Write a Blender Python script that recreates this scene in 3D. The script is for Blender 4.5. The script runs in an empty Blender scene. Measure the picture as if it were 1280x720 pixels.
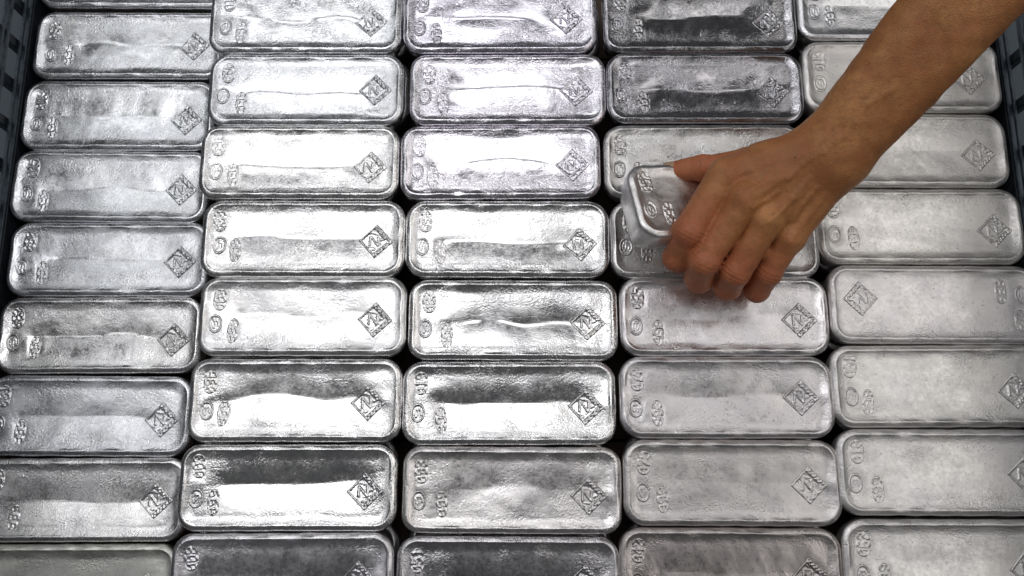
import bpy, math, random
import numpy as np
from mathutils import Vector, Matrix, Euler

U = 0.008                      # one layout unit in metres (a bar is 22.6 units long)
sc = bpy.context.scene
col = sc.collection
rng = np.random.default_rng(7)
random.seed(7)

# ------------------------------------------------------------------ camera
TILT = math.radians(12.8)
CAM = (0.0, -21.356, 94.0)
cam_d = bpy.data.cameras.new('camera')
cam = bpy.data.objects.new('camera', cam_d); col.objects.link(cam)
cam.location = [c * U for c in CAM]
cam.rotation_euler = (TILT, 0, 0)
cam_d.sensor_width = 36.0
cam_d.lens = 36.0 * 1100.0 / 1280.0
cam_d.clip_start = 0.02; cam_d.clip_end = 60.0
cam_d.dof.use_dof = False
sc.camera = cam

# ------------------------------------------------------------------ world and lamps
world = bpy.data.worlds.new('World'); sc.world = world
world.use_nodes = True
bg = world.node_tree.nodes['Background']
bg.inputs[0].default_value = (0.93, 0.96, 1.0, 1)
bg.inputs[1].default_value = 0.05

def lamp(name, x, y, z, sx, sy, radiance, color, target=None):
    d = bpy.data.lights.new(name, 'AREA'); d.shape = 'RECTANGLE'
    d.size = sx * U; d.size_y = sy * U
    d.energy = radiance * math.pi * (sx * U) * (sy * U)
    d.color = color
    o = bpy.data.objects.new(name, d); col.objects.link(o)
    o.location = (x * U, y * U, z * U)
    if target is not None:
        v = Vector(((target[0] - x), (target[1] - y), (target[2] - z)))
        o.rotation_euler = v.to_track_quat('-Z', 'Y').to_euler()
    return o
# unseen overhead light panels, added and placed to shape the bars' reflections
lamp('unseen_light_panel', -54, 56, 262, 205, 128, 0.75, (0.98, 0.98, 1.0))  # dimmer halo added round the next panel to soften its reflected edge
lamp('unseen_light_panel', -52, 56, 260, 140, 66, 1.9, (0.98, 0.98, 1.0))
lamp('unseen_light_panel', -50, 228, 260, 165, 70, 2.6, (0.98, 0.98, 1.0))
lamp('unseen_light_panel', -230, 190, 260, 175, 115, 1.05, (0.96, 0.98, 1.0))
lamp('unseen_light_panel', -225, 14, 260, 150, 52, 0.95, (0.97, 0.98, 1.0))
lamp('unseen_light_panel', -250, -95, 260, 120, 70, 0.85, (0.96, 0.96, 1.0))
lamp('unseen_light_panel', 86, 104, 260, 44, 40, 1.25, (1.0, 0.98, 0.97))  # small panel added for a bright streak on the dark bars
lamp('unseen_light_panel', 220, 40, 260, 210, 330, 0.96, (1.0, 0.975, 0.95))

vs = sc.view_settings
vs.view_transform = 'Standard'; vs.look = 'None'; vs.exposure = 0.28; vs.gamma = 1.0
vs.use_curve_mapping = False

# ------------------------------------------------------------------ materials
def new_mat(name):
    m = bpy.data.materials.new(name); m.use_nodes = True
    nt = m.node_tree; nt.nodes.clear()
    out = nt.nodes.new('ShaderNodeOutputMaterial')
    p = nt.nodes.new('ShaderNodeBsdfPrincipled')
    nt.links.new(p.outputs[0], out.inputs[0])
    return m, nt, p
def N(nt, t, **kw):
    n = nt.nodes.new(t)
    for k, v in kw.items():
        if k in n.inputs: n.inputs[k].default_value = v
        else: setattr(n, k, v)
    return n
def noise(nt, vec, scale, detail=4, rough=0.55, dist=0.0):
    n = N(nt, 'ShaderNodeTexNoise')
    n.inputs['Scale'].default_value = scale; n.inputs['Detail'].default_value = detail
    n.inputs['Roughness'].default_value = rough; n.inputs['Distortion'].default_value = dist
    nt.links.new(vec, n.inputs['Vector']); return n.outputs['Fac']
def maprange(nt, v, a, b, c, d):
    n = N(nt, 'ShaderNodeMapRange'); nt.links.new(v, n.inputs[0])
    for i, q in enumerate((a, b, c, d)): n.inputs[i + 1].default_value = q
    return n.outputs[0]
def math_(nt, op, a, b):
    n = N(nt, 'ShaderNodeMath', operation=op)
    for i, q in enumerate((a, b)):
        if isinstance(q, (int, float)): n.inputs[i].default_value = q
        else: nt.links.new(q, n.inputs[i])
    return n.outputs[0]
def mix(nt, f, a, b):
    n = N(nt, 'ShaderNodeMix', data_type='RGBA')
    for i, q in ((0, f), (6, a), (7, b)):
        if isinstance(q, (int, float)): n.inputs[i].default_value = q
        elif isinstance(q, tuple): n.inputs[i].default_value = (*q, 1)
        else: nt.links.new(q, n.inputs[i])
    return n.outputs[2]
def mul_col(nt, a, b):
    n = N(nt, 'ShaderNodeMix', data_type='RGBA', blend_type='MULTIPLY')
    n.inputs[0].default_value = 1
    nt.links.new(a, n.inputs[6]); nt.links.new(b, n.inputs[7]); return n.outputs[2]

def silver_material():
    m, nt, p = new_mat('cast_silver')
    tc = N(nt, 'ShaderNodeTexCoord'); oi = N(nt, 'ShaderNodeObjectInfo')
    off = N(nt, 'ShaderNodeVectorMath', operation='MULTIPLY_ADD')
    cmb = N(nt, 'ShaderNodeCombineXYZ')
    for i in range(3): nt.links.new(oi.outputs['Random'], cmb.inputs[i])
    nt.links.new(cmb.outputs[0], off.inputs[0]); off.inputs[1].default_value = (7, 11, 5)
    nt.links.new(tc.outputs['Object'], off.inputs[2])
    v = off.outputs[0]
    # stretched coordinates: casting flow lines along the bar
    st = N(nt, 'ShaderNodeVectorMath', operation='MULTIPLY'); nt.links.new(v, st.inputs[0]); st.inputs[1].default_value = (0.25, 1, 1)
    vs_ = st.outputs[0]
    cen = N(nt, 'ShaderNodeAttribute'); cen.attribute_name = 'smooth_centre'
    keep = maprange(nt, cen.outputs['Fac'], 0, 1, 1.0, 0.30)
    patch = noise(nt, v, 26, 3, 0.5, 0.6)
    stain = noise(nt, v, 48, 4, 0.6, 1.0)
    grain = noise(nt, v, 1150, 2, 0.7)
    mid = noise(nt, v, 330, 4, 0.65, 0.4)
    flow = noise(nt, vs_, 260, 3, 0.6)
    frost = maprange(nt, noise(nt, v, 60, 6, 0.72, 0.3), 0.36, 0.66, 0.0, 1.0)
    # colour: silver with faint lilac and straw tarnish
    c = mix(nt, maprange(nt, patch, 0.45, 0.7, 0, 0.5), (0.91, 0.90, 0.89), (0.76, 0.745, 0.78))
    c = mix(nt, maprange(nt, stain, 0.58, 0.75, 0, 0.5), c, (0.78, 0.74, 0.67))
    c = mix(nt, maprange(nt, noise(nt, vs_, 30, 4, 0.6, 0.5), 0.5, 0.72, 0, 0.55), c, (0.56, 0.55, 0.56))
    c = mix(nt, maprange(nt, noise(nt, v, 420, 3, 0.6), 0.62, 0.72, 0, 0.7), c, (0.35, 0.34, 0.34))
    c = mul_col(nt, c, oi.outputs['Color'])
    nt.links.new(c, p.inputs['Base Color'])
    p.inputs['Metallic'].default_value = 1.0
    r = math_(nt, 'ADD', oi.outputs['Alpha'], maprange(nt, frost, 0, 1, -0.02, 0.09))
    r = math_(nt, 'ADD', r, maprange(nt, mid, 0.3, 0.7, -0.06, 0.08))
    r = math_(nt, 'SUBTRACT', r, maprange(nt, cen.outputs['Fac'], 0, 1, 0.0, 0.045))
    r = math_(nt, 'SUBTRACT', r, 0.02)
    nt.links.new(r, p.inputs['Roughness'])
    h = math_(nt, 'ADD', math_(nt, 'MULTIPLY', grain, 0.42), math_(nt, 'MULTIPLY', mid, 0.75))
    h = math_(nt, 'MULTIPLY', h, maprange(nt, frost, 0, 1, 0.22, 1.0))
    h = math_(nt, 'ADD', h, math_(nt, 'MULTIPLY', flow, 0.42))
    # small casting pits
    vo = N(nt, 'ShaderNodeTexVoronoi'); vo.inputs['Scale'].default_value = 210; nt.links.new(v, vo.inputs['Vector'])
    pit = maprange(nt, vo.outputs['Distance'], 0.0, 0.22, -1.0, 0.0)
    pit = math_(nt, 'MULTIPLY', pit, maprange(nt, noise(nt, v, 60, 2), 0.5, 0.6, 0, 1))
    h = math_(nt, 'ADD', h, math_(nt, 'MULTIPLY', pit, 0.5))
    # hairline scratches and scuffs
    for sc_, st_, th in ((34, (1, .35, 1), .010), (58, (.3, 1, 1), .012)):
        sm = N(nt, 'ShaderNodeVectorMath', operation='MULTIPLY'); nt.links.new(v, sm.inputs[0]); sm.inputs[1].default_value = st_
        q = math_(nt, 'ABSOLUTE', math_(nt, 'SUBTRACT', noise(nt, sm.outputs[0], sc_, 1.5, 0.5), 0.5), 0)
        ln = maprange(nt, q, 0, th, -1, 0)
        ln = math_(nt, 'MULTIPLY', ln, maprange(nt, noise(nt, v, 90 + sc_, 2), 0.52, 0.60, 0, 1))
        h = math_(nt, 'ADD', h, math_(nt, 'MULTIPLY', ln, 0.30))
    # coarse grainy areas
    gr = math_(nt, 'MULTIPLY', maprange(nt, noise(nt, v, 560, 2, 0.6), 0.45, 0.75, 0, 1), maprange(nt, noise(nt, v, 38, 4, 0.6), 0.44, 0.62, 0, 1))
    h = math_(nt, 'ADD', h, math_(nt, 'MULTIPLY', gr, 0.9))
    h = math_(nt, 'MULTIPLY', h, keep)
    b = N(nt, 'ShaderNodeBump'); b.inputs['Strength'].default_value = 0.9; b.inputs['Distance'].default_value = 0.00025
    nt.links.new(h, b.inputs['Height']); nt.links.new(b.outputs[0], p.inputs['Normal'])
    return m
SILVER = silver_material()

def simple(name, c1, c2, rough, scale, metallic=0.0, bump=0.3, dist=0.0004, stretch=(1, 1, 1), spec=0.5):
    m, nt, p = new_mat(name)
    tc = N(nt, 'ShaderNodeTexCoord')
    st = N(nt, 'ShaderNodeVectorMath', operation='MULTIPLY'); nt.links.new(tc.outputs['Object'], st.inputs[0]); st.inputs[1].default_value = stretch
    f = noise(nt, st.outputs[0], scale, 5, 0.6, 0.3)
    nt.links.new(mix(nt, maprange(nt, f, 0.3, 0.7, 0, 1), c1, c2), p.inputs['Base Color'])
    nt.links.new(maprange(nt, f, 0.3, 0.7, rough - 0.08, rough + 0.08), p.inputs['Roughness'])
    p.inputs['Metallic'].default_value = metallic
    p.inputs['Specular IOR Level'].default_value = spec
    b = N(nt, 'ShaderNodeBump'); b.inputs['Strength'].default_value = bump; b.inputs['Distance'].default_value = dist
    nt.links.new(f, b.inputs['Height']); nt.links.new(b.outputs[0], p.inputs['Normal'])
    return m
M_STEEL = simple('dark_painted_steel', (0.012, 0.016, 0.022), (0.035, 0.045, 0.058), 0.42, 120, bump=0.2)
M_RAIL = simple('worn_blue_grey_steel', (0.022, 0.032, 0.044), (0.085, 0.11, 0.135), 0.4, 160, metallic=0.3, bump=0.2)
M_WOOD = simple('brown_board', (0.045, 0.028, 0.02), (0.075, 0.05, 0.035), 0.8, 60, stretch=(0.3, 3, 1), bump=0.5)
M_FLOOR = simple('blue_grey_floor', (0.08, 0.105, 0.125), (0.12, 0.15, 0.175), 0.6, 6, bump=0.1)
M_NAIL = simple('fingernail', (0.50, 0.31, 0.20), (0.56, 0.37, 0.25), 0.35, 90, bump=0.05)

def skin_material():
    m, nt, p = new_mat('tanned_skin')
    tc = N(nt, 'ShaderNodeTexCoord'); v = tc.outputs['Object']
    at = N(nt, 'ShaderNodeAttribute'); at.attribute_name = 'redness'
    big = noise(nt, v, 22, 4, 0.6, 0.3)
    c = mix(nt, maprange(nt, big, 0.38, 0.62, 0, 1), (0.43, 0.170, 0.058), (0.63, 0.290, 0.105))
    c = mix(nt, maprange(nt, noise(nt, v, 75, 5, 0.7, 0.6), 0.42, 0.68, 0, 0.6), c, (0.50, 0.17, 0.068))
    c = mix(nt, math_(nt, 'MULTIPLY', at.outputs['Fac'], 0.85), c, (0.58, 0.165, 0.085))
    c = mix(nt, maprange(nt, noise(nt, v, 190, 5, 0.7), 0.45, 0.75, 0, 0.7), c, (0.33, 0.14, 0.055))
    c = mix(nt, maprange(nt, noise(nt, v, 95, 2, 0.5), 0.74, 0.78, 0, 0.8), c, (0.13, 0.055, 0.03))
    # short dark hairs lying along the arm
    cb = N(nt, 'ShaderNodeCombineXYZ')
    for i, (dv, k) in enumerate((((.62, .46, .63), 120.0), ((-.60, .80, .0), 1300.0), ((-.50, -.38, .78), 1300.0))):
        dt = N(nt, 'ShaderNodeVectorMath', operation='DOT_PRODUCT'); nt.links.new(v, dt.inputs[0]); dt.inputs[1].default_value = dv
        nt.links.new(math_(nt, 'MULTIPLY', dt.outputs['Value'], k), cb.inputs[i])
    hair = maprange(nt, noise(nt, cb.outputs[0], 1.0, 1.5, 0.5, 0.6), 0.60, 0.70, 0, 0.40)
    hair = math_(nt, 'MULTIPLY', hair, maprange(nt, noise(nt, v, 30, 3), 0.42, 0.6, 0.1, 1))
    c = mix(nt, hair, c, (0.12, 0.05, 0.025))
    nt.links.new(c, p.inputs['Base Color'])
    p.inputs['Subsurface Weight'].default_value = 0.12
    p.inputs['Subsurface Radius'].default_value = (1.0, 0.35, 0.2)
    p.inputs['Subsurface Scale'].default_value = 0.003
    p.inputs['Specular IOR Level'].default_value = 0.4
    nt.links.new(maprange(nt, noise(nt, v, 300, 3), 0.3, 0.7, 0.36, 0.55), p.inputs['Roughness'])
    vo = N(nt, 'ShaderNodeTexVoronoi'); vo.feature = 'DISTANCE_TO_EDGE'; vo.inputs['Scale'].default_value = 620
    nt.links.new(v, vo.inputs['Vector'])
    h = math_(nt, 'ADD', math_(nt, 'MULTIPLY', maprange(nt, vo.outputs['Distance'], 0, 0.25, 0, 1), 0.35),
              math_(nt, 'MULTIPLY', noise(nt, v, 260, 4, 0.65, 0.5), 0.9))
    b = N(nt, 'ShaderNodeBump'); b.inputs['Strength'].default_value = 0.6; b.inputs['Distance'].default_value = 0.0007
    nt.links.new(h, b.inputs['Height']); nt.links.new(b.outputs[0], p.inputs['Normal'])
    return m
M_SKIN = skin_material()

# ------------------------------------------------------------------ mesh helpers
def mesh_np(name, V, F, mat, smooth=True):
    """V (n,3) in layout units, F (m,4) int quads (or list of polys)."""
    me = bpy.data.meshes.new(name)
    V = np.asarray(V, dtype=np.float32) * U
    if isinstance(F, np.ndarray):
        nf, k = F.shape
        me.vertices.add(len(V)); me.vertices.foreach_set('co', V.ravel())
        me.loops.add(nf * k); me.loops.foreach_set('vertex_index', F.astype(np.int32).ravel())
        me.polygons.add(nf)
        me.polygons.foreach_set('loop_start', np.arange(0, nf * k, k, dtype=np.int32))
        me.update(calc_edges=True); me.validate()
    else:
        me.from_pydata([tuple(map(float, v)) for v in V], [], F)
    if smooth: me.polygons.foreach_set('use_smooth', np.ones(len(me.polygons), dtype=bool))
    me.materials.append(mat); me.update()
    return me
def link(name, me, parent=None):
    o = bpy.data.objects.new(name, me); col.objects.link(o)
    if parent is not None: o.parent = parent
    return o
def box_mesh(name, sx, sy, sz, mat, bev=0.12):
    """chamfered box centred on the origin"""
    hx, hy, hz = sx / 2, sy / 2, sz / 2; b = min(bev, hx * .45, hy * .45, hz * .45)
    vs_, idx = [], {}
    for ax in (0, 1, 2):
        for i in (-1, 1):
            for j in (-1, 1):
                for k in (-1, 1):
                    v = [i * (hx - b), j * (hy - b), k * (hz - b)]
                    v[ax] = (i, j, k)[ax] * (hx, hy, hz)[ax]
                    idx[(ax, i, j, k)] = len(vs_); vs_.append(v)
    F = []
    for ax in range(3):
        for s in (-1, 1):
            q = []
            for a, c in ((-1, -1), (1, -1), (1, 1), (-1, 1)):
                t = [a, c]; t.insert(ax, s); q.append(idx[(ax, *t)])
            F.append(q)
    for ax in range(3):                       # edges
        o1, o2 = [a for a in range(3) if a != ax]
        for a in (-1, 1):
            for c in (-1, 1):
                def key(face, along):
                    t = [0, 0, 0]; t[ax] = along; t[o1] = a; t[o2] = c; return idx[(face, *t)]
                F.append([key(o1, -1), key(o1, 1), key(o2, 1), key(o2, -1)])
    for i in (-1, 1):
        for j in (-1, 1):
            for k in (-1, 1): F.append([idx[(0, i, j, k)], idx[(1, i, j, k)], idx[(2, i, j, k)]])
    me = mesh_np(name, vs_, F, mat, smooth=False)
    import bmesh
    bm = bmesh.new(); bm.from_mesh(me); bmesh.ops.recalc_face_normals(bm, faces=bm.faces); bm.to_mesh(me); bm.free()
    return me

# ------------------------------------------------------------------ silver bars
BH = 4.4     # bar height
def sstep(t): t = np.clip(t, 0, 1); return t * t * (3 - 2 * t)
def waves(r, wl, n=7):
    """random smooth field built from sinusoids of about one wavelength"""
    a = r.uniform(0, 2 * np.pi, n); k = 2 * np.pi / (wl * r.uniform(0.7, 1.5, n)); ph = r.uniform(0, 6.28, n)
    kx, ky = k * np.cos(a), k * np.sin(a)
    def f(x, y):
        s = 0
        for i in range(n): s = s + np.sin(kx[i] * x + ky[i] * y + ph[i])
        return s / math.sqrt(n)
    return f
class Surface:
    def __init__(s, L, W, seed, crease=1, amp=0.24, flip=False, rough_relief=1.0, slope=(0, 0)):
        r = s.r = np.random.default_rng(seed)
        s.L, s.W, s.rc = L, W, 2.15 + r.uniform(-.2, .25)
        s.crease, s.amp, s.slope = crease, amp * (1.2 if amp > .23 else 1.35), slope
        s.low, s.midf, s.fine, s.cw = waves(r, 7.5), waves(r, 2.6), waves(r, 0.95, 10), waves(r, 9, 4)
        s.rimw, s.er = waves(r, 3.0, 5), waves(r, 1.3, 6)
        s.y0 = r.uniform(-.35, .35); s.k = rough_relief; s.win = r.uniform(.27, .33) * L
        sg = -1 if flip else 1
        s.sg = sg
        s.dia = (sg * (0.350 * L + r.uniform(-.25, .25)), sg * (-.35 + r.uniform(-.3, .3)))
        s.num = (-sg * (0.408 * L + r.uniform(-.2, .2)), sg * (2.0 + r.uniform(-.2, .2)))
        s.ova = (-sg * (0.418 * L + r.uniform(-.2, .2)), sg * (-1.0 + r.uniform(-.2, .2)))
        s.pur = (-sg * (0.325 * L + r.uniform(-.3, .3)), sg * (-1.55 + r.uniform(-.3, .3)))
    def d(s, x, y):
        qx = np.abs(x) - (s.L / 2 - s.rc); qy = np.abs(y) - (s.W / 2 - s.rc)
        out = np.hypot(np.maximum(qx, 0), np.maximum(qy, 0)); ins = np.minimum(np.maximum(qx, qy), 0)
        return -(out + ins - s.rc)
    def __call__(s, x, y):
        e = 0.42; d = np.clip(s.d(x, y), 0, None)
        h = np.where(d < e, -e + np.sqrt(np.clip(e * e - (e - d) ** 2, 0, None)), 0.0)
        rw = 1 + .38 * s.rimw(x, y)
        h = h + 0.105 * rw * np.exp(-((d - .58 - .018 * s.er(x, y)) / .18) ** 2)
        h = h - 0.15 * sstep((d - .7) / .8)
        inner = sstep((d - .8) / .9)
        yl = y - s.y0 - .22 * s.cw(x, y * 0)
        tent = np.clip(1 - (np.sqrt(yl * yl + .0012) - .03) / 3.5, 0, 1) ** 1.55
        win = sstep((s.win + 2.6 - np.abs(x) + .5 * s.low(y * 2, x)) / 4.2)
        h = h - s.crease * s.amp * tent * win * inner
        h = h + inner * (.033 * s.low(x, y) + .0075 * s.midf(x, y) * s.k) + .0022 * s.fine(x, y) * s.k
        h = h + inner * (s.slope[0] * x + s.slope[1] * y)
        dx, dy = x - s.dia[0], y - s.dia[1]
        h = h - .06 * np.exp(-(dx * dx + dy * dy) / 4.5)
        h = h + .085 * np.exp(-((dx - s.sg * 2.2) ** 2 + (dy - .2) ** 2) / 0.7) + .03 * np.exp(-((dx - .3) ** 2 + (dy - 2.3) ** 2) / .5)
        for c, a, b in ((s.num, .8, 1.15), (s.ova, .78, 1.05), (s.pur, .65, 1.25)):
            m = np.exp(-(((x - c[0]) / a) ** 4 + ((y - c[1]) / b) ** 4) / 1.3)
            h = h - .05 * m
        return h

RING_D = [0, .02, .07, .15, .26, .38, .48, .56, .62, .69, .78, .9, 1.05, 1.25, 1.5]
def body_mesh(S, n=300, step=.21):
    L, W, rc = S.L, S.W, S.rc
    # outline points evenly along the rounded rectangle
    sx, sy = L - 2 * rc, W - 2 * rc; arc = math.pi * rc / 2; P = 2 * (sx + sy) + 4 * arc
    pts = []
    for i in range(n):
        t = (i + .5) * P / n
        for k, (seg, c0, dr) in enumerate(((sx, (-sx / 2, W / 2), (1, 0)), (arc, (sx / 2, sy / 2), 90), (sy, (L / 2, sy / 2), (0, -1)), (arc, (sx / 2, -sy / 2), 0),
                                           (sx, (sx / 2, -W / 2), (-1, 0)), (arc, (-sx / 2, -sy / 2), -90), (sy, (-L / 2, -sy / 2), (0, 1)), (arc, (-sx / 2, sy / 2), 180))):
            if t <= seg:
                if isinstance(dr, tuple): pts.append((c0[0] + dr[0] * t, c0[1] + dr[1] * t))
                else:
                    a = math.radians(dr) - t / rc; pts.append((c0[0] + rc * math.cos(a), c0[1] + rc * math.sin(a)))
                break
            t -= seg
    O = np.array(pts[::-1]); n = len(O)
    wob = .022 * S.rimw(O[:, 0], O[:, 1])
    a = L / 2 - W / 2
    Mx = np.clip(O[:, 0], -a, a); Md = np.stack([Mx, O[:, 1] * 0], 1)
    ds = list(RING_D)
    while ds[-1] + step < W / 2 - .08: ds.append(ds[-1] + step)
    rings = []
    dirv = (O - Md); nl = np.linalg.norm(dirv, axis=1, keepdims=True)
    for dd in ds:
        t = 1 - dd / (W / 2)
        Pq = Md + dirv * t
        z = S(Pq[:, 0], Pq[:, 1])
        Q = Pq + dirv / nl * (wob * max(0, 1 - dd / 1.2))[:, None]
        rings.append(np.column_stack([Q, z]))
    top = rings[::-1]                       # centre -> edge
    # the closing medial row
    zc = S(Mx, Mx * 0); medial = np.column_stack([Md, zc])
    top.insert(0, medial)
    side = []
    out = dirv / nl
    for zz, ins in ((-.75, .0), (-1.2, .06), (-1.9, .22), (-2.8, .46), (-3.6, .70), (-4.1, .88), (-4.33, 1.08), (-4.4, 1.35)):
        q = O + out * (wob * .8 - ins)[:, None]
        side.append(np.column_stack([q, np.full(n, zz) + .04 * S.rimw(O[:, 1] * 2 + zz, O[:, 0])]))
    allr = top + side
    V = np.concatenate(allr); R = len(allr)
    i = np.arange(n); j = (i + 1) % n
    F = np.concatenate([np.column_stack([r * n + i, (r + 1) * n + i, (r + 1) * n + j, r * n + j]) for r in range(R - 1)])
    # weld the medial row
    q = np.round(V[:n, 0], 3); uq, inv = np.unique(q, return_inverse=True)
    first = np.array([np.where(inv == u)[0][0] for u in range(len(uq))])
    remap = np.arange(len(V)); remap[:n] = first[inv]
    F = remap[F]
    bc = len(V); V = np.vstack([V, [0, 0, -4.4]])
    fl = [list(dict.fromkeys(map(int, f))) for f in F[:n]]
    quads = [f for f in fl if len(f) >= 3] + F[n:].tolist()
    last = (R - 1) * n
    quads += [[last + int(a_), bc, last + int(b_)] for a_, b_ in zip(i, j)]
    me = mesh_np('ingot', V, quads, SILVER)
    x, y = V[:, 0], V[:, 1]
    cen = sstep((S.win + 3.0 - np.abs(x) + .8 * S.midf(x, y)) / 3.6) * sstep((2.9 - np.abs(y - S.y0) + .5 * S.low(x, y)) / 1.6) * (V[:, 2] > -.7)
    at = me.attributes.new('smooth_centre', 'FLOAT', 'POINT'); at.data.foreach_set('value', cen.astype(np.float32)[:len(me.vertices)])
    return me

GLY = {'0': "01110 10001 10011 10101 11001 10001 01110", '9': "01110 10001 10001 01111 00001 00001 01110",
       '1': "00100 01100 00100 00100 00100 00100 01110", '2': "01110 10001 00001 00110 01000 10000 11111",
       '3': "01110 10001 00001 00110 00001 10001 01110", '4': "00010 00110 01010 10010 11111 00010 00010",
       '5': "11111 10000 11110 00001 00001 10001 01110", '6': "01110 10000 10000 11110 10001 10001 01110",
       '7': "11111 00001 00010 00100 00100 01000 01000", '8': "01110 10001 10001 01110 10001 10001 01110",
       'J': "00111 00010 00010 00010 00010 10010 01100", 'N': "10001 11001 10101 10011 10001 10001 10001"}
def text_bitmap(t):
    rows = []
    for r in range(7):
        rows.append([0] + [int(c) for ch in t for c in GLY[ch].split()[r] + '0'])
    B = np.array(rows, float)
    z = np.zeros((1, B.shape[1])); return np.vstack([z, B, z])
def sample(B, u, v):
    """bilinear; u to the right, v upwards, both 0..1"""
    h, w = B.shape
    x = np.clip(u * w - .5, 0, w - 1.001); y = np.clip((1 - v) * h - .5, 0, h - 1.001)
    x0 = x.astype(int); y0 = y.astype(int); fx, fy = x - x0, y - y0
    return (B[y0, x0] * (1 - fx) * (1 - fy) + B[y0, x0 + 1] * fx * (1 - fy) + B[y0 + 1, x0] * (1 - fx) * fy + B[y0 + 1, x0 + 1] * fx * fy)

def sheet(name, S, c, hw, hh, rot, nu, nv, relief, round_=False, lift=.03):
    u = np.linspace(-1, 1, nu); v = np.linspace(-1, 1, nv)
    uu, vv = np.meshgrid(u, v)
    if round_: px, py = uu * np.sqrt(1 - vv ** 2 / 2), vv * np.sqrt(1 - uu ** 2 / 2)
    else: px, py = uu, vv
    lx, ly = px * hw, py * hh
    ca, sa = math.cos(rot), math.sin(rot)
    X = c[0] + lx * ca - ly * sa; Y = c[1] + lx * sa + ly * ca
    edge = np.maximum(np.abs(uu), np.abs(vv))
    # smooth base under the stamp (the die flattens the casting there)
    z = S(X, Y) + lift + relief(px, py, edge)
    rim = edge > .999
    z = S(X, Y) + (z - S(X, Y)) * sstep((1 - edge) * 7 + .25)
    z[rim] = (S(X, Y) - .03)[rim]
    Vt = np.column_stack([X.ravel(), Y.ravel(), z.ravel()])
    i = np.arange(nu - 1); j = np.arange(nv - 1)
    jj, ii = np.meshgrid(j, i, indexing='ij'); b = (jj * nu + ii).ravel()
    F = np.column_stack([b, b + 1, b + nu + 1, b + nu])
    return mesh_np(name, Vt, F, SILVER)

def stamps(S, k=1.0):
    r = S.r; fl = 0 if S.sg > 0 else math.pi
    out = []
    worn = r.uniform(.6, 1.1) * k
    ph = r.uniform(-.3, .3); jag = waves(r, .35, 6)
    def dia(px, py, e):
        # px along the upper right side, py along the upper left side of the lozenge
        h = np.zeros_like(px)
        fr = np.exp(-((np.abs(px) - .9) / .07) ** 2) * (px < 0) + np.exp(-((np.abs(py) - .9) / .07) ** 2)
        h += .11 * np.clip(fr, 0, 1) * (px < .98)
        a, b = (px + .15) / .75, (py) / .75
        ins = (np.abs(a) < 1) & (np.abs(b) < 1) & (px < .52) & (py > -.62)
        ix, iy = (px - py) * .7071, (px + py) * .7071            # across and up the bar
        jx, jy = ix + .12, iy
        bar_ = lambda q, w: np.exp(-(q / w) ** 4)
        mono = np.zeros_like(ix)
        lim = (np.abs(jy) < .42)
        for q in (jx + .34, jx - .30): mono = np.maximum(mono, bar_(q, .085) * lim)
        mono = np.maximum(mono, bar_((jy + jx * 1.25) / 1.6, .075) * (np.abs(jx) < .40) * lim)
        wv = .5 + .5 * np.sin(2 * np.pi * (jy * 2.3 + .14 * np.sin(5 * jx + ph) + ph))
        mono = np.maximum(mono, .55 * wv * ((np.abs(jy) > .45) | (jx > .42)))
        h += ins * (.13 * mono - .035)
        # two raised lettered bands on the right hand sides
        for q, o in ((px, py), (-py, px)):
            band = sstep((q - .56) / .06)
            let = np.sin(o * 17 + ph) * np.sin(q * 16 + o * 5)
            h = h * (1 - band) + band * (.10 + .07 * let)
        gap = np.exp(-(((px - .62) / .12) ** 2)) * (py < -.4) + np.exp(-(((py + .56) / .07) ** 2))
        h -= .09 * np.clip(gap, 0, 1)
        h += .012 * jag(px * 2, py * 2)
        return h * worn
    out.append(('diamond_stamp', sheet('diamond_stamp', S, S.dia, 1.42, 1.42, fl + math.radians(45 + r.uniform(-4, 4)) , 40, 40, dia)))
    t = ''.join(random.choice('0123456789') for _ in range(2)); B1 = text_bitmap('0' + t)
    def num(px, py, e):
        s = sample(B1, (py + 1) / 2, (1 - px) / 2 * 1.0) if False else sample(B1, (py + 1) / 2, (-px + 1) / 2)
        return (.10 * s + .012 * jag(px, py)) * worn * sstep((1 - e) * 12)
    out.append(('number_stamp', sheet('number_stamp', S, S.num, .82, 1.3, fl + r.uniform(-.08, .08), 20, 32, num, round_=True)))
    B2 = text_bitmap('9')
    def ova(px, py, e):
        rr = np.hypot(px, py)
        ring = .09 * np.exp(-((rr - .84) / .09) ** 2)
        s = sample(B2, (py / .62 + 1) / 2, (-px / .62 + 1) / 2) * (rr < .62)
        return (ring + .07 * s + .01 * jag(px, py)) * worn
    out.append(('oval_stamp', sheet('oval_stamp', S, S.ova, .78, 1.08, fl + r.uniform(-.1, .1), 24, 28, ova, round_=True)))
    B3 = text_bitmap('999')
    def pur(px, py, e):
        s = sample(B3, (py + 1) / 2, (-px + 1) / 2)
        return (.10 * s + .015 * jag(px, py)) * worn * sstep((1 - e) * 12)
    out.append(('purity_stamp', sheet('purity_stamp', S, S.pur, .68, 1.45, fl + r.uniform(-.08, .08), 18, 32, pur, round_=True)))
    return out

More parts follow.
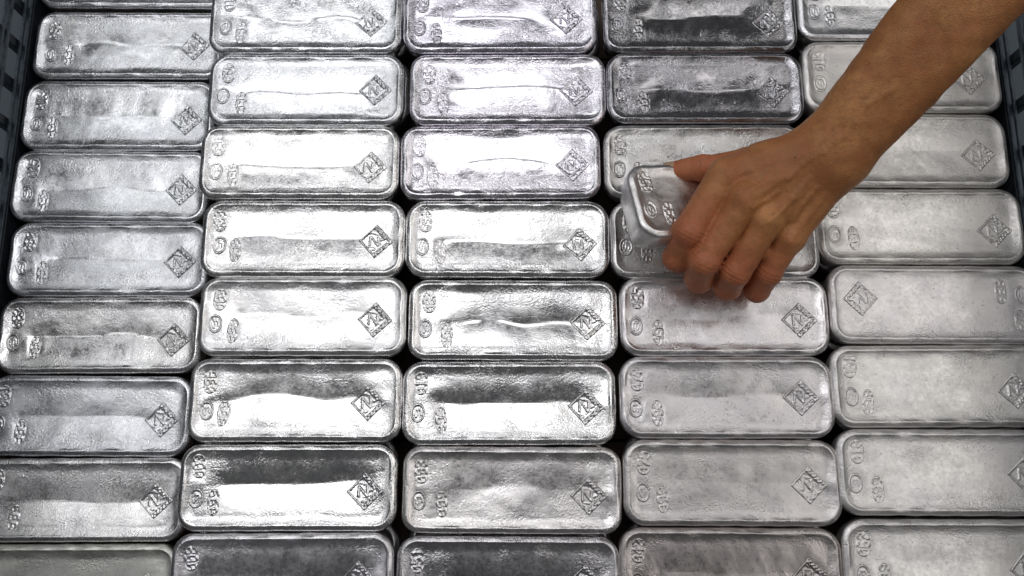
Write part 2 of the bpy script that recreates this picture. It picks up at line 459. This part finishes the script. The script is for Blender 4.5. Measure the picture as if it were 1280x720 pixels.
def make_bar(cx, cy, cz, L, W, seed, label, group, crease=1, amp=.24, rough=.27, tint=(1, 1, 1), flip=False, rotz=0.0, rr=1.0, sk=1.0, rot=None, slope=(0, 0)):
    S = Surface(L + .22, W + .12, seed, crease, amp, flip, rr, slope)
    root = bpy.data.objects.new('silver_bar', None); root.empty_display_size = .02; col.objects.link(root)
    root.location = (cx * U, cy * U, cz * U)
    root.rotation_euler = rot if rot is not None else (0, 0, rotz)
    root['label'] = label; root['category'] = 'silver bar'
    if group: root['group'] = group
    b = link('ingot', body_mesh(S), root)
    ch = [b]
    for nm, me in stamps(S, sk): ch.append(link(nm, me, root))
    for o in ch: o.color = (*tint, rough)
    # origin of the thing at its base
    for o in ch: o.location.z = BH * U
    root.location = Vector(root.location) - (Euler(root.rotation_euler).to_matrix() @ Vector((0, 0, BH * U)))
    return root

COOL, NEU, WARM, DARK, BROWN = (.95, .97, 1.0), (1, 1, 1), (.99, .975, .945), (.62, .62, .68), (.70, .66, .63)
colname = {1: 'leftmost', 2: 'second', 3: 'middle', 4: 'fourth', 5: 'rightmost'}
rowname = ['first', 'second', 'third', 'fourth', 'fifth', 'sixth', 'seventh', 'eighth', 'ninth']
# x, y, length, width, crease sign, crease depth, roughness, tint, looks
BARS = {
 1: [(-47.1, 41.0, 23.0, 8.7, 1, .16, .28, COOL, 'narrow sliver of silver bar at the photo top'),
     (-46.9, 31.6, 23.1, 8.85, 1, .20, .26, COOL, 'dull grey silver bar, diamond touching the next bar'),
     (-47.3, 22.35, 23.1, 8.85, 1, .22, .26, COOL, 'dull speckled silver bar with a dark upper half'),
     (-47.4, 13.4, 23.2, 8.75, 1, .22, .28, COOL, 'silver bar with tilted right end and faint diamond mark'),
     (-46.7, 4.5, 23.1, 8.75, 1, .24, .28, COOL, 'silver bar darker above its crease and frosted below'),
     (-46.8, -4.4, 23.0, 8.7, 1, .30, .26, NEU, 'smooth bright silver bar with a long wavy crease'),
     (-47.2, -13.5, 23.0, 8.8, 1, .12, .28, COOL, 'dark scratched silver bar with a speckled face'),
     (-46.9, -22.6, 22.6, 8.85, 1, .18, .27, NEU, 'silver bar with rippled shiny face, left end cut off'),
     (-47.2, -31.7, 22.6, 8.75, 1, .15, .40, (.90, .91, .85), 'greenish grey silver bar cut by the bottom edge')],
 2: [(-24.3, 32.6, 22.4, 8.75, 1, .26, .25, COOL, 'shiny silver bar with bright low strip, cut by photo top'),
     (-23.8, 23.6, 22.4, 8.8, 1, .24, .27, COOL, 'bright silver bar with grey upper half and clear diamond mark'),
     (-24.1, 14.7, 22.4, 8.75, 1, .26, .25, NEU, 'bright silver bar with pale upper half and wavy grey lower half'),
     (-23.2, 5.7, 22.4, 8.8, 1, .26, .24, NEU, 'bright silver bar, white above and grey below its crease'),
     (-22.8, -3.1, 22.4, 8.7, 1, .18, .30, NEU, 'evenly shiny silver bar with slightly brighter lower half'),
     (-23.1, -12.2, 22.5, 8.8, 1, .26, .26, NEU, 'silver bar with rough upper half and brushed lower half'),
     (-23.4, -21.3, 22.6, 8.8, 1, .34, .22, NEU, 'silver bar with white mirror patch on lower half'),
     (-23.5, -30.3, 22.7, 8.75, 1, .24, .30, (.86, .85, .88), 'darkish silver bar cut by the bottom edge')],
 3: [(-1.4, 32.6, 22.6, 8.75, 1, .30, .22, (.93, .91, 1.0), 'lilac silver bar, glossy lower half, cut by photo top'),
     (-0.5, 23.6, 22.5, 8.75, 1, .24, .22, (.95, .93, 1.0), 'brilliant silver bar with white upper left and dark crease line'),
     (-1.3, 14.7, 22.5, 8.75, 1, .30, .21, (.96, .94, 1.0), 'brilliant silver bar with white upper half over bluish lower half'),
     (-0.5, 5.65, 22.5, 8.8, 1, .26, .23, NEU, 'bright silver bar with dark scratched lower half'),
     (0.1, -3.5, 22.6, 8.8, 1, .30, .22, NEU, 'bright silver bar with a dark smudge along its crease'),
     (-0.3, -12.5, 22.6, 8.8, 1, .32, .24, NEU, 'silver bar, dark pitted upper and bright lower half'),
     (0.0, -21.55, 22.7, 8.8, 1, .06, .30, (.93, .91, .90), 'blotchy silver bar with smeared spots at its middle'),
     (-0.4, -30.6, 22.7, 8.7, 1, .16, .27, (.72, .71, .73), 'dark silver bar cut by the bottom edge')],
 4: [(22.1, 32.7, 22.7, 8.75, 1, .30, .17, (.50, .50, .52), 'blackish silver bar with bright rim, cut by the photo top'),  # dark tint stands in for a dark reflection
     (22.3, 23.8, 22.6, 8.75, 1, .26, .17, (.54, .535, .565), 'blackish silver bar with violet sheen and crisp diamond mark'),  # tint lowered here too, painting in dark reflected surroundings
     (21.8, 14.8, 22.6, 8.75, 1, .22, .29, (.80, .79, .78), 'frosted silver bar behind the held bar and thumb'),
     (22.5, 5.6, 23.0, 8.8, 1, .16, .31, (.86, .85, .84), 'silver bar under the held bar, middle hidden by hand'),
     (23.1, -3.1, 22.6, 8.65, 1, .14, .33, (.95, .93, .94), 'pale silver bar just below the fingertips'),
     (22.9, -11.9, 22.7, 8.65, 1, .20, .34, (.80, .78, .79), 'grey silver bar with dark stained upper half'),
     (23.0, -20.8, 22.6, 8.75, 1, .07, .38, (.80, .78, .77), 'flat grey silver bar with a thin dark crease line'),
     (22.4, -29.8, 22.7, 8.8, 1, .14, .34, (.64, .60, .59), 'brownish grey silver bar cut by the bottom edge')],
 5: [(45.2, 34.3, 22.8, 8.9, 1, .12, .30, (.92, .93, .95), 'silver bar mostly behind forearm, cut by photo top'),
     (45.2, 25.2, 22.7, 8.85, 1, .08, .43, WARM, 'matt pale silver bar crossed by the middle of the forearm'),
     (45.0, 16.1, 22.6, 8.8, 1, .09, .44, WARM, 'matt pale silver bar half behind the wrist'),
     (45.5, 7.1, 22.8, 8.65, 1, .07, .44, WARM, 'matt pale silver bar right of the wrist'),
     (46.1, -1.8, 22.7, 8.65, 1, .06, .44, (.96, .94, .94), 'pale silver bar turned round, diamond at left end'),
     (45.7, -10.7, 22.8, 8.7, 1, .06, .44, (.95, .94, .92), 'matt silver bar under the turned bar, right end cut off'),
     (45.5, -19.75, 22.7, 8.8, 1, .06, .44, (.92, .91, .90), 'matt grey silver bar with a rubbed smooth patch'),
     (45.2, -28.9, 22.4, 8.7, 1, .08, .42, (.88, .87, .86), 'matt grey silver bar cut by the bottom edge')],
}
seed = 10
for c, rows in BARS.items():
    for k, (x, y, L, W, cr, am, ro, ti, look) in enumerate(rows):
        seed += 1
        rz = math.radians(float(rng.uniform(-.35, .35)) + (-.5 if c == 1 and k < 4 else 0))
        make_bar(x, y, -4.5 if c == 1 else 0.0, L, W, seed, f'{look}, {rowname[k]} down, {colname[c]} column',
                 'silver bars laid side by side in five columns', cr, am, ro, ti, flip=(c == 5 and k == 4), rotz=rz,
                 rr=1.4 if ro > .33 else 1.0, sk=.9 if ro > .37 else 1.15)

# the layer below: only ends seen through the gaps
lowS = Surface(21.9, 8.7, 5, 1, .12)
low_me = body_mesh(lowS, n=150, step=.6)
first = None
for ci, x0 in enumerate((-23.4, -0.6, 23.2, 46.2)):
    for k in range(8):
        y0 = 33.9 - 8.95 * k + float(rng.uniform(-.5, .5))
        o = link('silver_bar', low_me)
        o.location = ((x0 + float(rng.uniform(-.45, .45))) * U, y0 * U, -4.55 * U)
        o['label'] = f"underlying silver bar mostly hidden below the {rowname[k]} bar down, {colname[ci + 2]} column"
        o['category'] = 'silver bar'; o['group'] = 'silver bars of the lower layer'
        o.color = (.65, .65, .65, .34)  # grey tint paints in the shade inside the gaps

# ------------------------------------------------------------------ the bar in the hand
HB = dict(c=(22.2, 8.2, 6.2), yaw=7.0, tilt=18.0, roll=10.0)
hb_rot = (Matrix.Rotation(math.radians(HB['yaw']), 3, 'Z') @ Matrix.Rotation(math.radians(HB['tilt']), 3, 'Y') @ Matrix.Rotation(math.radians(-HB['roll']), 3, 'X'))
make_bar(*HB['c'], 20.8, 8.4, 99, 'silver bar lifted and tilted in the hand', None, 1, .08, .36, (1, .99, .98), rot=hb_rot.to_euler())

# ------------------------------------------------------------------ crate
crate = bpy.data.objects.new('steel_crate', None); crate.empty_display_size = .05; col.objects.link(crate)
crate.location = (0, 0, -13.2 * U)
crate['label'] = 'dark blue steel lattice crate holding the silver bars'; crate['category'] = 'crate'
def cpart(name, me, x, y, z):
    o = link(name, me, crate); o.location = (x * U, y * U, (z + 13.2) * U); return o
# base boards under the bars
board = box_mesh('base_board', 121.5, 11.7, 1.2, M_WOOD, .1)
for k in range(10):
    cpart('base_board', board, -1.4, -46 + 12 * k, -9.75)
rail_big = box_mesh('rail', .9, 124, 1.6, M_STEEL, .15)
rail_mid = box_mesh('rail', .55, 124, .55, M_RAIL, .1)
rail_thin = box_mesh('rail', .35, 124, .42, M_RAIL, .08)
rib = box_mesh('rib', 1.0, 1.25, 22, M_STEEL, .15)
for side, X, z0, pitch, yo in ((-1, -59.3, -4.9, 5.1, 1.6), (1, 57.3, -1.1, 5.6, .8)):
    # closed foot of the wall, then the open lattice above it
    cpart('foot_panel', box_mesh('foot_panel', .4, 124, z0 + 9.6, M_STEEL, .1), X + side * .25, 8, (z0 - 9.6) / 2)
    for i, dz in enumerate((.3, 1.35, 4.3, 5.2, 8.2, 9.2, 12.2)):
        cpart('rail', (rail_mid, rail_thin)[i % 2], X + side * .3, 8, z0 + dz)
    cpart('rail', rail_big, X + side * .45, 8, z0 + 15.2)
    for k in range(24):
        y = -52 + k * pitch + yo
        if y < 69: cpart('rib', rib, X + side * 1.15, y, z0 + 5.0)

# ------------------------------------------------------------------ floor under the crate
fl = mesh_np('floor', [(-700, -700, -13.3), (700, -700, -13.3), (700, 700, -13.3), (-700, 700, -13.3)], [[0, 1, 2, 3]], M_FLOOR, smooth=False)
fo = link('floor', fl); fo['kind'] = 'structure'

# ------------------------------------------------------------------ hand and forearm
def unpr(px, py, z):
    """layout point at height z that was measured at this place of the photograph"""
    fw = np.array([0, math.sin(TILT), -math.cos(TILT)]); up = np.array([0, math.cos(TILT), math.sin(TILT)])
    d = fw * 1100 + np.array([1, 0, 0]) * (px - 640) + up * (360 - py)
    t = (z - CAM[2]) / d[2]; return np.array(CAM) + d * t

def A(*v): return np.array(v, float)
def capsule(P, a, b, ra, rb):
    ab = b - a; t = np.clip(((P - a) @ ab) / (ab @ ab), 0, 1)
    return np.linalg.norm(P - a - t[..., None] * ab, axis=-1) - (ra + (rb - ra) * t)
def smin(a, b, k):
    h = np.clip(.5 + .5 * (b - a) / k, 0, 1)
    return b * (1 - h) + a * h - k * h * (1 - h)

wr = unpr(1038, 193, 12.5)
el = unpr(1262, -70, 25.0)
axis = (el - wr) / np.linalg.norm(el - wr)
elbow = el + axis * 14
updir = A(0.05, -.12, 1); updir -= axis * (updir @ axis); updir /= np.linalg.norm(updir)
lat = np.cross(axis, updir)              # across the forearm
MCP = [unpr(906, 219, 10.6), unpr(930, 248, 11.0), unpr(958, 276, 10.2), unpr(987, 296, 8.8)]
PIP = [unpr(861, 289, 9.2), unpr(880, 326, 8.3), unpr(919, 339, 7.4), unpr(960, 339, 6.2)]
DIP = [unpr(847, 322, 6.2), unpr(874, 347, 5.0), unpr(909, 358, 4.4), unpr(946, 362, 3.6)]
TIP = [unpr(855, 319, 3.6), unpr(888, 334, 2.4), unpr(917, 342, 2.0), unpr(946, 350, 1.6)]
FR = [(1.72, 1.62, 1.52, 1.25), (1.72, 1.62, 1.55, 1.25), (1.70, 1.60, 1.50, 1.22), (1.55, 1.42, 1.32, 1.1)]
T0, T1, T2, T3 = unpr(1005, 195, 9.0), unpr(938, 205, 7.8), unpr(880, 210, 7.4), unpr(840, 215, 6.0)

def sdf(P):
    f = capsule(P, wr + lat * 1.35, elbow + lat * 2.2, 2.35, 3.7)
    f = smin(f, capsule(P, wr - lat * 1.35, elbow - lat * 2.2, 2.35, 3.7), 1.6)
    f = smin(f, capsule(P, wr - updir * .6, elbow - updir * 1.5, 2.3, 3.7), 1.6)
    # bump of the ulna at the wrist
    # palm
    wl = [wr + lat * q for q in (-1.5, -.5, .5, 1.5)]
    s = 1 if np.linalg.norm(wl[0] - MCP[0]) < np.linalg.norm(wl[3] - MCP[0]) else -1
    wl = wl[::s]
    palm = None
    for w, m, r in zip(wl, MCP, (1.55, 1.6, 1.55, 1.45)):
        g = capsule(P, w - updir * .3, m - updir * .25, 2.0, r)
        g2 = capsule(P, w - updir * 1.3, m - updir * 1.2, 1.9, 1.35)
        g = smin(g, g2, .8)
        palm = g if palm is None else smin(palm, g, 1.3)
    f = smin(f, palm, 1.8)
    th = capsule(P, T0 - updir * .5, T1, 2.2, 1.75)
    f = smin(f, th, 1.4)
    web = capsule(P, MCP[0] * .6 + wl[0] * .4 - updir * .6, T1 * .55 + T0 * .45, 1.4, 1.4)
    f = smin(f, web, 1.3)
    # tendons and veins on the back of the hand
    for w, m, kr in zip(wl, MCP, (1.38, 1.36, 1.15, 1.05)):
        a = w * .62 + m * .38; b = m
        ti = capsule(P, a + updir * 1.38, b + updir * 1.26, .12, .24)
        f = smin(f, ti, .55)
        f = smin(f, np.linalg.norm(P - (m + updir * .2), axis=-1) - kr, .7)   # knuckle
    for line in VEINS:
        for a, b in zip(line[:-1], line[1:]): f = smin(f, capsule(P, a, b, .12, .12), .40)
    # fingers
    F = None
    for m, p, d, t, r in zip(MCP, PIP, DIP, TIP, FR):
        g = capsule(P, m, p, r[0] * .97, r[1] * .97)
        mid = m * .5 + p * .5
        g = smin(g, np.linalg.norm(P - p, axis=-1) - r[1] * 1.0, .3)
        g = smin(g, capsule(P, p, d, r[1] * .96, r[2] * .97), .35)
        g = smin(g, np.linalg.norm(P - d, axis=-1) - r[2] * 1.0, .25)
        g = smin(g, capsule(P, d, t, r[2] * .96, r[3]), .3)
        F = g if F is None else smin(F, g, .18)
    for i, q in ((0, .36), (1, .56), (2, .56)):
        a_ = MCP[i] * (1 - q) + PIP[i] * q - updir * .5; b_ = MCP[i + 1] * (1 - q) + PIP[i + 1] * q - updir * .5
        F = smin(F, capsule(P, a_, b_, .95, .95), .35)
    f = smin(f, F, .75)
    thumb = capsule(P, T1, T2, 1.6, 1.38)
    thumb = smin(thumb, np.linalg.norm(P - T2, axis=-1) - 1.42, .3)
    thumb = smin(thumb, capsule(P, T2, T3, 1.36, 1.05), .3)
    f = smin(f, thumb, .45)
    return f
def back(px, py, z): return unpr(px, py, z)
VEINS = []

def surface_nets(fn, lo, hi, h):
    n = np.ceil((hi - lo) / h).astype(int) + 1
    xs = [lo[i] + h * np.arange(n[i]) for i in range(3)]
    G = np.empty(n, np.float32)
    for k in range(n[0]):                                     # slab by slab
        Y, Z = np.meshgrid(xs[1], xs[2], indexing='ij')
        G[k] = fn(np.stack([np.full_like(Y, xs[0][k]), Y, Z], -1))
    s = G < 0
    c = s[:-1, :-1, :-1]; allc = c.copy(); anyc = c.copy()
    for dx in (0, 1):
        for dy in (0, 1):
            for dz in (0, 1):
                q = s[dx:n[0] - 1 + dx, dy:n[1] - 1 + dy, dz:n[2] - 1 + dz]; allc &= q; anyc |= q
    act = anyc & ~allc
    idx = -np.ones(act.shape, np.int64); ijk = np.argwhere(act); idx[act] = np.arange(len(ijk))
    acc = np.zeros((len(ijk), 3)); cnt = np.zeros(len(ijk))
    for ax in range(3):
        o = [a for a in range(3) if a != ax]
        for d1 in (0, 1):
            for d2 in (0, 1):
                a = ijk.copy(); a[:, o[0]] += d1; a[:, o[1]] += d2; b = a.copy(); b[:, ax] += 1
                ga = G[tuple(a.T)]; gb = G[tuple(b.T)]; m = (ga < 0) != (gb < 0)
                t = np.where(m, ga / np.where(m, ga - gb, 1), 0)
                p = a.astype(float); p[:, ax] += t
                acc[m] += p[m]; cnt[m] += 1
    V = acc / cnt[:, None] * h + lo
    F = []
    for ax in range(3):
        o1, o2 = [(1, 2), (2, 0), (0, 1)][ax]
        sl = [slice(0, None)] * 3; sh = [slice(0, None)] * 3; sl[ax] = slice(0, -1); sh[ax] = slice(1, None)
        ch = s[tuple(sl)] != s[tuple(sh)]
        e = np.argwhere(ch); e = e[(e[:, o1] > 0) & (e[:, o2] > 0) & (e[:, o1] < n[o1] - 1) & (e[:, o2] < n[o2] - 1)]
        ins = s[tuple(e.T)]
        q = []
        for d1, d2 in ((-1, -1), (0, -1), (0, 0), (-1, 0)):
            a = e.copy(); a[:, o1] += d1; a[:, o2] += d2; q.append(idx[tuple(a.T)])
        q = np.stack(q, 1); q[~ins] = q[~ins][:, ::-1]; F.append(q)
    return V, np.concatenate(F)
def grad(fn, P, e=.02):
    g = np.stack([fn(P + np.eye(3)[i] * e) - fn(P - np.eye(3)[i] * e) for i in range(3)], -1) / (2 * e)
    return g

def project(V, n=2):
    for _ in range(n):
        g = grad(sdf, V); d = sdf(V); V = V - g * (d / np.maximum((g * g).sum(-1), .2))[:, None]
    return V
# veins: placed on the back of the hand, found by dropping measured places onto the surface
def drop(px, py):
    a, b = unpr(px, py, 25.0), unpr(px, py, 2.0)
    ts = np.linspace(0, 1, 300)[:, None]; L_ = a + (b - a) * ts; d = sdf(L_)
    k = int(np.argmax(d < 0.0)); 
    return L_[k]
vein_px = [[(1003, 205), (985, 222), (972, 240), (958, 250), (940, 258)], [(1012, 222), (990, 248), (978, 262), (962, 276)], [(985, 222), (960, 226), (938, 238)],
           [(1020, 235), (1003, 255), (990, 275)], [(1120, 110), (1085, 130), (1060, 165), (1030, 190), (1003, 205)]]
VEINS_ = [[drop(*p) - updir * .11 for p in ln] for ln in vein_px]
VEINS = VEINS_
lo = np.minimum.reduce(MCP + TIP + PIP + DIP + [T3]) - 2.4; hi = np.maximum(elbow, wr) + 5.0
lo[2] = 0.0
V, F = surface_nets(sdf, lo, hi, .30)
used = np.unique(F)
rm = -np.ones(len(V), int); rm[used] = np.arange(len(used)); V = V[used]; F = rm[F]
V = project(V, 2)
# one level of plain subdivision, projected back on the exact shape
E = np.sort(np.concatenate([F[:, [0, 1]], F[:, [1, 2]], F[:, [2, 3]], F[:, [3, 0]]]), 1)
ue, inv = np.unique(E, axis=0, return_inverse=True); inv = inv.ravel()
nv, nf = len(V), len(F)
em = V[ue].mean(1); fm = V[F].mean(1)
e0, e1, e2, e3 = [nv + inv[i * nf:(i + 1) * nf] for i in range(4)]; fc = nv + len(ue) + np.arange(nf)
V2 = np.concatenate([V, em, fm])
F2 = np.concatenate([np.stack([F[:, 0], e0, fc, e3], 1), np.stack([e0, F[:, 1], e1, fc], 1), np.stack([fc, e1, F[:, 2], e2], 1), np.stack([e3, fc, e2, F[:, 3]], 1)])
V2 = project(V2, 2)
# skin folds at the finger joints, drawn as shallow grooves across the back of each joint
Gn = grad(sdf, V2); Gn /= np.linalg.norm(Gn, axis=1, keepdims=True)
disp = np.zeros(len(V2))
for a, j, b, r in [(m, p, d, rr[1]) for m, p, d, rr in zip(MCP, PIP, DIP, FR)] + [(p, d, t, rr[2]) for p, d, t, rr in zip(PIP, DIP, TIP, FR)] + [(T1, T2, T3, 1.4)]:
    ax = (b - a) / np.linalg.norm(b - a); q = V2 - j; s_ = q @ ax; dist = np.linalg.norm(q - s_[:, None] * ax, axis=1)
    near = np.exp(-(s_ / .75) ** 2) * (dist < r * 1.5)
    disp -= .05 * near * sstep(np.cos(s_ * 2 * np.pi / .42) * 1.5)
wv1, wv2, wv3 = waves(np.random.default_rng(3), 1.6, 8), waves(np.random.default_rng(4), 5, 6), waves(np.random.default_rng(5), 1.7, 8)
disp += .018 * wv1(V2[:, 0], V2[:, 1]) + .02 * wv3(V2[:, 1], V2[:, 2]) + .05 * wv2(V2[:, 0], V2[:, 1])
V2 = V2 + Gn * disp[:, None]
red = np.zeros(len(V2))
for p in PIP + DIP + TIP + [T2, T3]: red = np.maximum(red, np.exp(-(np.linalg.norm(V2 - p, axis=1) / 3.2) ** 2))
base = np.array([elbow[0], elbow[1], 0.0])
me = mesh_np('person', V2, F2, M_SKIN)
at = me.attributes.new('redness', 'FLOAT', 'POINT'); at.data.foreach_set('value', red.astype(np.float32)[:len(me.vertices)])
person = link('person', me)
person['label'] = 'tanned bare forearm and hand reaching in from the upper right, gripping a silver bar'
person['category'] = 'person'
# thumb nail
ax = (T3 - T2) / np.linalg.norm(T3 - T2)
nup = A(-.15, .55, .85); nup -= ax * (nup @ ax); nup /= np.linalg.norm(nup); nl_ = np.cross(ax, nup)
nc = T3 - ax * .05
Vn, nu_, nv_ = [], 12, 12
for j in range(nv_):
    for i in range(nu_):
        u, v = -1 + 2 * i / (nu_ - 1), -1 + 2 * j / (nv_ - 1)
        uu, vv = u * math.sqrt(1 - v * v * .35), v * math.sqrt(1 - u * u * .25)
        a = uu * .85
        Vn.append(nc + nl_ * math.sin(a) * 1.02 + nup * (math.cos(a) * 1.20 - .02) + ax * (vv * .85) + nup * (-.10 * vv * vv - (.06 if max(abs(u), abs(v)) > .99 else 0)))
Fn = [[j * nu_ + i, j * nu_ + i + 1, (j + 1) * nu_ + i + 1, (j + 1) * nu_ + i] for j in range(nv_ - 1) for i in range(nu_ - 1)]
link('thumb_nail', mesh_np('thumb_nail', np.array(Vn), Fn, M_NAIL), person)
print('person verts', len(V2), 'total polys', sum(len(o.data.polygons) for o in col.objects if o.type == 'MESH'))
